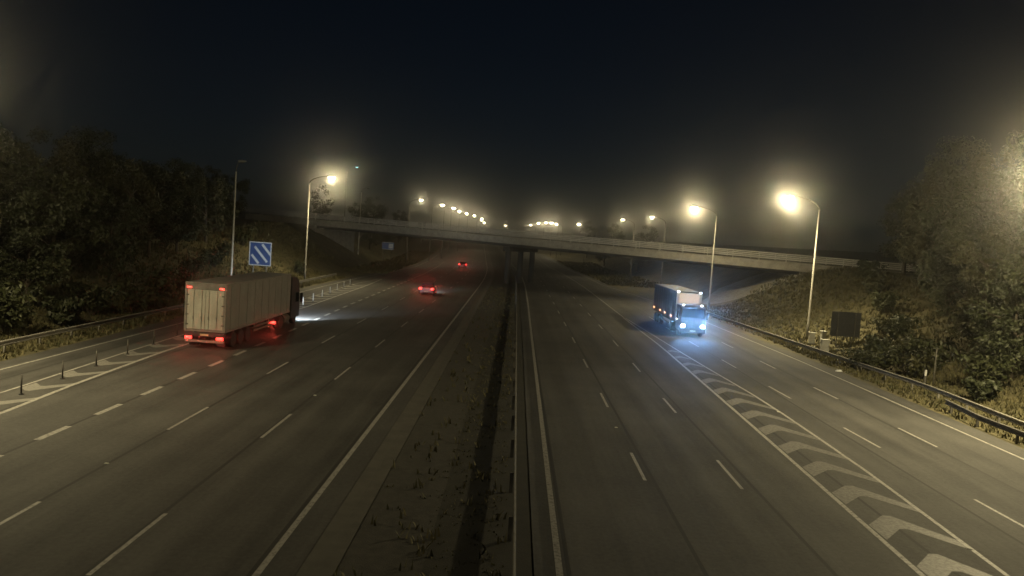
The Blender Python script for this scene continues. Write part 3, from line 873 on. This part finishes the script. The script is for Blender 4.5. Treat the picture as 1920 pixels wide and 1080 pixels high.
def make_box_lorry():
    # front at local y=0 facing +y; the root is turned so it drives towards the camera
    t = thing('box_lorry', 'oncoming lorry with bright bluish headlights and cream box front above a dark cab', 'lorry', (16.95, 72.0, 0), PI)
    prof = [(-2.15, 0.55), (-0.05, 0.45), (0.0, 1.15), (-0.12, 1.75), (-0.42, 2.72), (-0.75, 2.88), (-2.15, 2.90)]
    cab = MB().prism_x(prof, -1.18, 1.18).build('cab', 'cab_dark', t, 0.06)
    q = [(-1.02, -0.10, 1.80), (1.02, -0.10, 1.80), (0.96, -0.365, 2.62), (-0.96, -0.365, 2.62)]
    MB().add(q + [(x, y - 0.03, z) for x, y, z in q], [(0, 1, 2, 3), (7, 6, 5, 4), (0, 4, 5, 1), (1, 5, 6, 2), (2, 6, 7, 3), (3, 7, 4, 0)]).build('windscreen', 'glass', cab)
    for z in (1.05, 1.2, 1.35):
        MB().box(-0.62, 0.62, -0.03, 0.025, z, z + 0.08).build('grille_bar', 'plastic', cab)
    MB().box(-1.2, 1.2, -0.25, 0.06, 0.38, 0.78).build('bumper', 'cab_grey', t, 0.05)
    for s in (-1, 1):
        MB().box(s * 0.92 - 0.17, s * 0.92 + 0.17, 0.0, 0.055, 0.90, 1.12).build('headlight', 'white_lamp', cab, 0.03)
        MB().box(s * 0.86 - 0.10, s * 0.86 + 0.10, -0.72, -0.62, 2.885, 2.97).build('cab_marker', 'white_marker', cab, 0.02)
        MB().box(s * 1.185 - 0.01, s * 1.185 + 0.01, -1.3, -0.45, 1.75, 2.5).build('side_window', 'glass', cab)
        MB().box(s * 1.38 - 0.09, s * 1.38 + 0.09, -0.45, -0.33, 1.65, 2.35).build('mirror', 'plastic', cab, 0.02)
        MB().box(s * 0.95 - 0.03, s * 0.95 + 0.03, -0.03, 0.062, 1.38, 1.46).build('wiper_mount', 'plastic', cab)
        spot(t, (s * 0.92, 0.14, 1.02), (math.radians(93), 0, 0), 165.0, (0.20, 0.48, 1.0), 66, 1.0, 0.07)
        spot(t, (s * 0.86, -0.58, 2.94), (math.radians(95), 0, 0), 12.0, (0.35, 0.62, 1.0), 70, 1.0, 0.05)
        spot(t, (s * 1.06, -2.30, 4.05), (math.radians(95), 0, 0), 12.0, (0.35, 0.62, 1.0), 70, 1.0, 0.05)
        wheel(t, s * 1.0, -1.15, 0.50, 0.33, s)
        wheel(t, s * 0.98, -4.2, 0.50, 0.5, s)
        for y in (-10.3, -11.6, -12.9):
            wheel(t, s * 1.03, y, 0.50, 0.38, s)
        MB().box(s * 0.45 - 0.07, s * 0.45 + 0.07, -14.0, -0.4, 0.72, 1.12).build('chassis_rail', 'chassis', t)
        MB().box(s * 1.20 - 0.02, s * 1.20 + 0.02, -9.4, -5.2, 0.62, 0.78).build('side_guard', 'galv_old', t)
        MB().box(s * 1.06 - 0.11, s * 1.06 + 0.11, -2.41, -2.36, 3.98, 4.09).build('roof_marker', 'white_marker', t, 0.02)
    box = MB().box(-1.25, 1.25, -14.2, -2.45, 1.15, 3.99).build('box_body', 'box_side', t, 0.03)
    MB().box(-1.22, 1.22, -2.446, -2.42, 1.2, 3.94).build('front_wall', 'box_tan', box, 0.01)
    pn = MB().box(-0.96, 0.96, -2.418, -2.395, 2.98, 3.86).build('added_glow_panel', 'emissive', box, 0.01)
    pn['label'] = 'cream front panel above the cab with added glow'
    MB().box(-1.27, 1.27, -14.25, -2.43, 3.992, 4.06).build('roof_cap', 'chassis', box, 0.02)
    for y in [-3.6 - 1.2 * k for k in range(9)]:
        for s in (-1, 1):
            MB().box(s * 1.256 - 0.005, s * 1.256 + 0.005, y, y + 0.06, 1.16, 3.95).build('side_rib', 'chassis', box)
    for k, (y, m) in enumerate([(-1.35, 'amber_pale'), (-4.1, 'amber'), (-7.3, 'amber'), (-9.9, 'amber'), (-13.5, 'amber')]):
        for s in (-1, 1):
            MB().box(s * 1.275 - 0.015, s * 1.275 + 0.015, y - 0.24, y + 0.24, 1.44, 1.58).build('side_marker', m, t)
    MB().box(-0.26, 0.26, 0.062, 0.074, 0.52, 0.63).build('number_plate', 'plate', t)
make_box_lorry()

def make_car(label, loc, rz, paint_, brake, glow, roof_z=1.45):
    t = thing('car', label, 'car', loc, rz)
    # rear at y=0, front at y=4.3; section: half-widths and heights
    secs = []
    for y, zb, ws, zm, wm, zt_, wt in ((0.0, 0.45, 0.70, 0.72, 0.78, 0.95, 0.66), (0.15, 0.32, 0.80, 0.70, 0.87, 1.02, 0.74), (0.9, 0.22, 0.84, 0.68, 0.90, 1.00, 0.78),
                                      (2.4, 0.20, 0.84, 0.66, 0.90, 0.98, 0.80), (3.2, 0.22, 0.84, 0.66, 0.89, 0.94, 0.76), (4.0, 0.28, 0.78, 0.60, 0.84, 0.80, 0.66), (4.3, 0.36, 0.62, 0.56, 0.68, 0.68, 0.52)):
        secs.append([(-ws, y, zb), (ws, y, zb), (wm, y, zm), (wt, y, zt_), (-wt, y, zt_), (-wm, y, zm)])
    body = MB().loft(secs).build('body', paint_, t, 0.03, smooth=False)
    gs = []
    for y, w0, z0, w1, z1 in ((0.12, 0.70, 0.97, 0.66, 1.02), (0.62, 0.745, 0.97, 0.60, roof_z - 0.05), (2.2, 0.76, 0.95, 0.62, roof_z - 0.03), (3.15, 0.72, 0.90, 0.66, 0.98)):
        gs.append([(-w0, y, z0), (w0, y, z0), (w1, y, z1), (-w1, y, z1)])
    MB().loft(gs).build('windows', 'glass', t, 0.02)
    rs = []
    for y, w, z in ((0.52, 0.60, roof_z - 0.06), (0.75, 0.62, roof_z), (1.5, 0.63, roof_z + 0.02), (2.25, 0.62, roof_z - 0.02), (2.4, 0.6, roof_z - 0.09)):
        rs.append([(-w, y, z - 0.03), (w, y, z - 0.03), (w * 0.9, y, z + 0.015), (-w * 0.9, y, z + 0.015)])
    MB().loft(rs).build('roof', paint_, t, 0.01)
    MB().box(-0.80, 0.80, -0.06, 0.12, 0.36, 0.60).build('rear_bumper', paint_, t, 0.04)
    for s in (-1, 1):
        MB().box(s * 0.72 - 0.16, s * 0.72 + 0.16, -0.05, 0.03, 0.72, 0.95).build('tail_light', brake, t, 0.03)
        wheel(t, s * 0.78, 0.85, 0.31, 0.21, s)
        wheel(t, s * 0.78, 3.45, 0.31, 0.21, s)
        MB().box(s * 0.98 - 0.08, s * 0.98 + 0.08, 2.75, 2.85, 0.92, 1.06).build('mirror', 'plastic', t, 0.02)
        MB().box(s * 0.52 - 0.14, s * 0.52 + 0.14, 4.16, 4.24, 0.58, 0.70).build('headlight', 'white_lamp', t, 0.02)
        spot(t, (s * 0.55, 4.5, 0.66), (math.radians(83), 0, 0), 230.0, (0.72, 0.86, 1.0), 60)
        spot(t, (s * 0.72, -0.10, 0.84), (math.radians(97), 0, PI), glow, (1.0, 0.10, 0.06), 50, 1.0, 0.09)
    MB().box(-0.26, 0.26, -0.075, -0.062, 0.44, 0.55).build('number_plate', 'plate', t)
    t.scale = (1.06, 1.03, 1.04)
make_car('dark hatchback with both red tail lights glowing, ahead of the lorry in a middle lane', (-10.95, 97.0, 0), 0.0, 'car_silver', 'red_lamp', 14.0)
make_car('far car with tiny red tail lights passing beyond the bridge', (-12.1, 178.0, 0.0), 0.05, 'car_dark', 'red_lamp', 7.0)

# ------------------------------------------------------------------ trees and shrubs
def leaves(centres, spread, n, size, seed, squash=0.85):
    """n diamond leaves scattered round each clump centre"""
    r = np.random.default_rng(seed)
    C = np.repeat(np.array(centres), n, axis=0)
    k = len(C)
    d = r.normal(size=(k, 3))
    d /= np.linalg.norm(d, axis=1)[:, None]
    rad = spread * r.random(k) ** 0.5
    P = C + d * rad[:, None] * np.array([1, 1, squash])
    nrm = d * 0.6 + r.normal(size=(k, 3)) * 0.6 + np.array([0, 0, 0.35])
    nrm /= np.linalg.norm(nrm, axis=1)[:, None]
    a = np.cross(nrm, r.normal(size=(k, 3)))
    a /= np.linalg.norm(a, axis=1)[:, None]
    b = np.cross(nrm, a)
    s = size * (0.55 + 0.9 * r.random(k))[:, None]
    V = np.stack([P - a * s, P - b * s * 0.45 + nrm * s * 0.12, P + a * s, P + b * s * 0.45 + nrm * s * 0.12], axis=1).reshape(-1, 3)
    return V

def quads_mesh(name, V, m):
    n = len(V) // 4
    me = bpy.data.meshes.new(name)
    me.vertices.add(len(V))
    me.vertices.foreach_set('co', V.astype(np.float32).ravel())
    me.loops.add(4 * n)
    me.loops.foreach_set('vertex_index', np.arange(4 * n, dtype=np.int32))
    me.polygons.add(n)
    me.polygons.foreach_set('loop_start', np.arange(0, 4 * n, 4, dtype=np.int32))
    me.polygons.foreach_set('loop_total', np.full(n, 4, dtype=np.int32))
    me.update(calc_edges=True)
    me.materials.append(M[m])
    return me

def tree_meshes(seed, h, rx, m, nl=150, size=0.155):
    """a trunk with limbs, clumps hung on the limb ends and between them"""
    r = random.Random(seed)
    tb = MB()
    lean = (r.uniform(-0.4, 0.4), r.uniform(-0.4, 0.4))
    th = h * 0.72
    pts = [(lean[0] * (k / 6) ** 2, lean[1] * (k / 6) ** 2, -0.3 + (th + 0.3) * k / 6) for k in range(7)]
    tb.path_tube(pts, [0.026 * h * (1 - 0.13 * k) for k in range(7)], 8)
    cl = []
    for i in range(13):
        k = r.uniform(1.2, 5.9)
        i0 = int(k); f = k - i0
        p = Vector(pts[i0]).lerp(Vector(pts[min(i0 + 1, 6)]), f)
        a = i * 2.4 + r.uniform(-0.4, 0.4)
        ln = rx * r.uniform(0.65, 1.05) * (1.0 - 0.45 * abs(p.z / h - 0.5))
        up = r.uniform(0.15, 0.75)
        q = p + Vector((math.cos(a) * ln, math.sin(a) * ln, up * ln))
        mid = p.lerp(q, 0.5) + Vector((0, 0, 0.12 * ln))
        tb.path_tube([p, mid, q], [0.010 * h, 0.006 * h, 0.002 * h], 5)
        for tt in (0.55, 0.8, 1.0):
            c = p.lerp(q, tt) + Vector((r.gauss(0, 0.3), r.gauss(0, 0.3), r.gauss(0.1, 0.3)))
            cl.append(tuple(c))
    for i in range(20):
        a = r.uniform(0, 2 * PI); zz = r.uniform(0.25, 1.0)
        rr = rx * math.sqrt(max(0.03, 1 - ((zz - 0.5) / 0.56) ** 2)) * r.uniform(0.5, 1.0)
        cl.append((math.cos(a) * rr, math.sin(a) * rr, zz * h))
    V = np.concatenate([leaves(cl[i::3], rx * q, nl, size, seed * 10 + i) for i, q in enumerate((0.20, 0.26, 0.34))])
    return tb.mesh('trunk', 'bark'), quads_mesh('crown', V, m)

TREES = [tree_meshes(11, 9.5, 3.3, 'leaf_a'), tree_meshes(12, 11.0, 3.7, 'leaf_b'), tree_meshes(13, 8.0, 3.0, 'leaf_c'), tree_meshes(14, 10.0, 2.8, 'leaf_b'),
         tree_meshes(15, 12.5, 4.2, 'leaf_a')]
def plant_tree(label, group, x, y, kind, sc, rz):
    if (x, y) in TREE_LABELS: label, group = TREE_LABELS[(x, y)], None
    t = thing('leafy_tree', label, 'tree', (x, y, ground_z(x, y)), rz, group)
    t.scale = (sc, sc, sc * random.uniform(0.92, 1.12))
    obj_of('trunk', TREES[kind][0], t)
    obj_of('crown', TREES[kind][1], t)

LW = ('leafy tree in the dark wood behind the slip lane guardrail', 'trees behind the slip lane guardrail')
RW = ('leafy tree in the dense wood above the oncoming carriageway', 'trees above the oncoming carriageway')
BW = ('distant dark tree beyond the bridge', 'trees beyond the bridge')
TREE_LABELS = {(-31.0, 40): 'small leafy tree catching lamplight at the near end of the slip lane wood',
               (-41, 102): 'leafy tree on the bank behind the lit lamp before the bridge',
               (-38.5, 81): 'leafy tree directly behind the square blue sign',
               (-37, 73): 'slim leafy tree behind the tall unlit lamp column',
               (-53, 134): 'leafy tree touching the bridge parapet end above the slip lane bank',
               (-47, 127): 'leafy tree just before the bridge end above the slip lane bank',
               (37.4, 64): 'leafy tree right behind the dark sign back',
               (49.5, 99): 'small leafy tree touching the bridge parapet end above the oncoming bank',
               (33.0, 50.5): 'small leafy tree behind the marker post and slim pole',
               (33.5, 40): 'leafy tree catching strong lamplight above the guardrail end'}
# left wood
for x, y, k, s in [(-31.0, 40, 0, 0.85), (-34.5, 46, 3, 0.95), (-33.5, 53, 2, 0.95), (-38.5, 50, 1, 1.0), (-36, 60, 0, 0.95), (-40.5, 58, 4, 0.9), (-34.6, 66, 2, 0.85), (-41, 67, 1, 1.0), (-37, 73, 3, 0.9),
                   (-43, 76, 4, 0.9), (-38.5, 81, 0, 0.85), (-45, 86, 1, 0.95), (-39.5, 90, 2, 1.0), (-44, 96, 0, 1.0), (-41, 102, 3, 0.8), (-47, 106, 4, 0.8), (-44, 113, 2, 1.0), (-50, 118, 1, 0.85),
                   (-47, 127, 0, 0.8), (-53, 134, 3, 0.85), (-46, 55, 4, 1.0), (-48, 66, 1, 1.05), (-51, 94, 4, 0.95), (-54, 78, 0, 1.1), (-57, 106, 1, 0.9)]:
    plant_tree(*LW, x, y, k, s, random.uniform(0, 6.28))
# right wood
for x, y, k, s in [(33.5, 40, 0, 0.85), (36, 46, 1, 0.9), (33.0, 50.5, 2, 0.8), (38, 52, 4, 0.95), (35, 57.5, 3, 0.85), (40.5, 59, 1, 0.95), (37.4, 64, 0, 0.8), (43, 66, 4, 0.95), (39.8, 71, 2, 0.9), (45.5, 74, 1, 1.0),
                   (43.0, 80, 3, 0.85), (48, 82, 0, 1.05), (46.5, 89, 2, 0.95), (51, 93, 4, 0.95), (49.5, 99, 1, 0.75), (55, 104, 0, 0.9), (41, 44, 4, 1.0), (46, 52, 1, 1.1), (50, 64, 4, 1.0), (54, 78, 1, 1.05),
                   (58, 92, 4, 0.9), (60, 112, 2, 0.9), (39, 37, 1, 1.0)]:
    plant_tree(*RW, x, y, k, s * (1.28 if x > 36 else 1.08), random.uniform(0, 6.28))
# beyond the bridge
for x, y, k, s in [(-36, 190, 0, 0.85), (-42, 205, 1, 0.9), (-38, 222, 2, 0.95), (-45, 240, 4, 0.9), (-40, 262, 3, 0.9), (-44, 290, 1, 0.9), (-40, 325, 0, 0.9), (-46, 180, 3, 0.9),
                   (31, 196, 3, 0.8), (36, 215, 4, 0.8), (27, 236, 0, 0.85), (33, 260, 1, 0.85), (26, 285, 2, 0.95), (30, 330, 4, 0.85)]:
    plant_tree(*BW, x, y, k, s, random.uniform(0, 6.28))

def shrub_meshes(seed, rx, h, m, nl=70, size=0.13):
    r = random.Random(seed)
    tb = MB(); cl = []
    for i in range(9):
        a = i * 0.72 + r.uniform(-0.3, 0.3); q = rx * r.uniform(0.3, 0.9)
        top = Vector((math.cos(a) * q, math.sin(a) * q, h * r.uniform(0.5, 0.95)))
        tb.path_tube([(0, 0, -0.1), top * 0.5 + Vector((0, 0, 0.1)), top], [0.03, 0.02, 0.008], 5)
        cl += [tuple(top), tuple(top * 0.6)]
    V = leaves(cl, rx * 0.42, nl, size, seed)
    return tb.mesh('stems', 'bark'), quads_mesh('foliage', V, m)
SHRUBS = [shrub_meshes(31, 1.1, 1.5, 'leaf_b'), shrub_meshes(32, 1.4, 1.9, 'leaf_a'), shrub_meshes(33, 0.9, 1.2, 'leaf_c')]
def plant_shrub(label, group, x, y, k, s):
    t = thing('shrub', label, 'shrub', (x, y, ground_z(x, y) - 0.05), random.uniform(0, 6.28), group)
    t.scale = (s, s, s * random.uniform(0.85, 1.15))
    obj_of('stems', SHRUBS[k][0], t)
    obj_of('foliage', SHRUBS[k][1], t)
plant_shrub('dark shrub spilling over the guardrail beside the litter scrap', None, 26.6, 57.6, 1, 0.95)
RS = ('low shrub at the foot of the wooded bank behind the oncoming guardrail', 'shrubs behind the oncoming guardrail')
for x, y, k, s in [(29.2, 39, 0, 1.1), (30.4, 43, 1, 1.1), (29.0, 47, 2, 1.2), (30.8, 49.5, 1, 1.2), (29.3, 54.8, 0, 1.1), (28.6, 58.6, 1, 1.1), (30.8, 56.5, 1, 1.3), (31.5, 61, 0, 1.3), (29.6, 62.4, 2, 1.2), (33.2, 66, 1, 1.2),
                   (34.5, 71, 0, 1.2), (37, 77, 1, 1.2), (36.5, 60, 1, 1.4), (39.5, 85, 0, 1.3), (42, 92, 1, 1.2), (44, 97, 2, 1.5), (29.0, 36, 1, 1.1)]:
    plant_shrub(*RS, x, y, k, s)
LS = ('low shrub on the bank below the dark wood by the slip lane', 'shrubs below the slip lane wood')
for x, y, k, s in [(-29.8, 36, 1, 1.2), (-29.6, 41.5, 0, 1.3), (-30.3, 46, 1, 1.4), (-30.0, 51.5, 2, 1.4), (-30.9, 56.5, 1, 1.3), (-30.3, 62, 0, 1.3), (-31.2, 68, 1, 1.2), (-32.5, 75, 2, 1.3), (-34.6, 83.5, 0, 1.3),
                   (-35.8, 92, 1, 1.2), (-37.5, 100, 0, 1.2), (-38.5, 109, 1, 1.2), (-40.5, 121, 0, 1.3), (-31.2, 112, 2, 1.2), (-29.9, 31, 1, 1.2)]:
    plant_shrub(*LS, x, y, k, s)

# ------------------------------------------------------------------ grass: blades on verges, banks and in the central reserve
def make_grass():
    r = np.random.default_rng(5)
    pts = []
    def scatter(n, x0, x1, y0, y1, hmin, hmax):
        for _ in range(n):
            y = y0 + (y1 - y0) * r.random() ** 1.2
            x = x0 + (x1 - x0) * r.random() + shift(y)
            pts.append((x, y, hmin + (hmax - hmin) * r.random()))
    scatter(9000, 24.7, 34, 30, 110, 0.10, 0.34)
    scatter(5000, 34, 46, 45, 112, 0.15, 0.5)
    scatter(7000, -33, -26.3, 28, 120, 0.10, 0.34)
    scatter(5000, -44, -33, 40, 140, 0.15, 0.5)
    scatter(2200, -1.9, 0.2, 12, 110, 0.03, 0.12)
    scatter(420, -3.7, 0.2, 12, 120, 0.12, 0.34)
    scatter(2500, 18.5, 30, 150, 260, 0.2, 0.5)
    scatter(2500, -30, -22.5, 135, 260, 0.2, 0.5)
    V = []
    for x, y, h in pts:
        z = ground_z(x, y) - 0.02
        for k in range(3):
            a = r.random() * 2 * PI
            w = 0.02 + 0.03 * r.random() + 0.0004 * y
            ox, oy = (r.random() - 0.5) * 0.3, (r.random() - 0.5) * 0.3
            ca, sa = math.cos(a), math.sin(a)
            ln = h * (0.2 + 0.5 * r.random())
            bx_, by_ = x + ox, y + oy
            V += [(bx_ - sa * w, by_ + ca * w, z), (bx_ + sa * w, by_ - ca * w, z), (bx_ + ca * ln * 0.4 + sa * w * 0.6, by_ + sa * ln * 0.4 - ca * w * 0.6, z + h * 0.65), (bx_ + ca * ln, by_ + sa * ln, z + h)]
    me = quads_mesh('grass', np.array(V), 'grass')
    o = obj_of('grass', me)
    tag(o, 'rough unmown grass on the verges and banks', 'grass', kind='stuff')
make_grass()

# ------------------------------------------------------------------ haze volume added to stand in for lens bloom round the lamps
hz = MB().box(-545, 545, -80, 1200, -1.5, 24.0)
vm = bpy.data.materials.new('bloom_haze')
vm.use_nodes = True
nt = vm.node_tree
nt.nodes.clear()
pv = nt.nodes.new('ShaderNodeVolumePrincipled')
pv.inputs['Color'].default_value = (0.92, 0.92, 0.9, 1)
pv.inputs['Density'].default_value = HAZE_DENSITY
pv.inputs['Anisotropy'].default_value = 0.975
out = nt.nodes.new('ShaderNodeOutputMaterial')
nt.links.new(pv.outputs[0], out.inputs['Volume'])
M['haze'] = vm
ho = hz.build('haze', 'haze')
tag(ho, 'thin haze added to give the lamps their bloom', 'haze', kind='stuff')
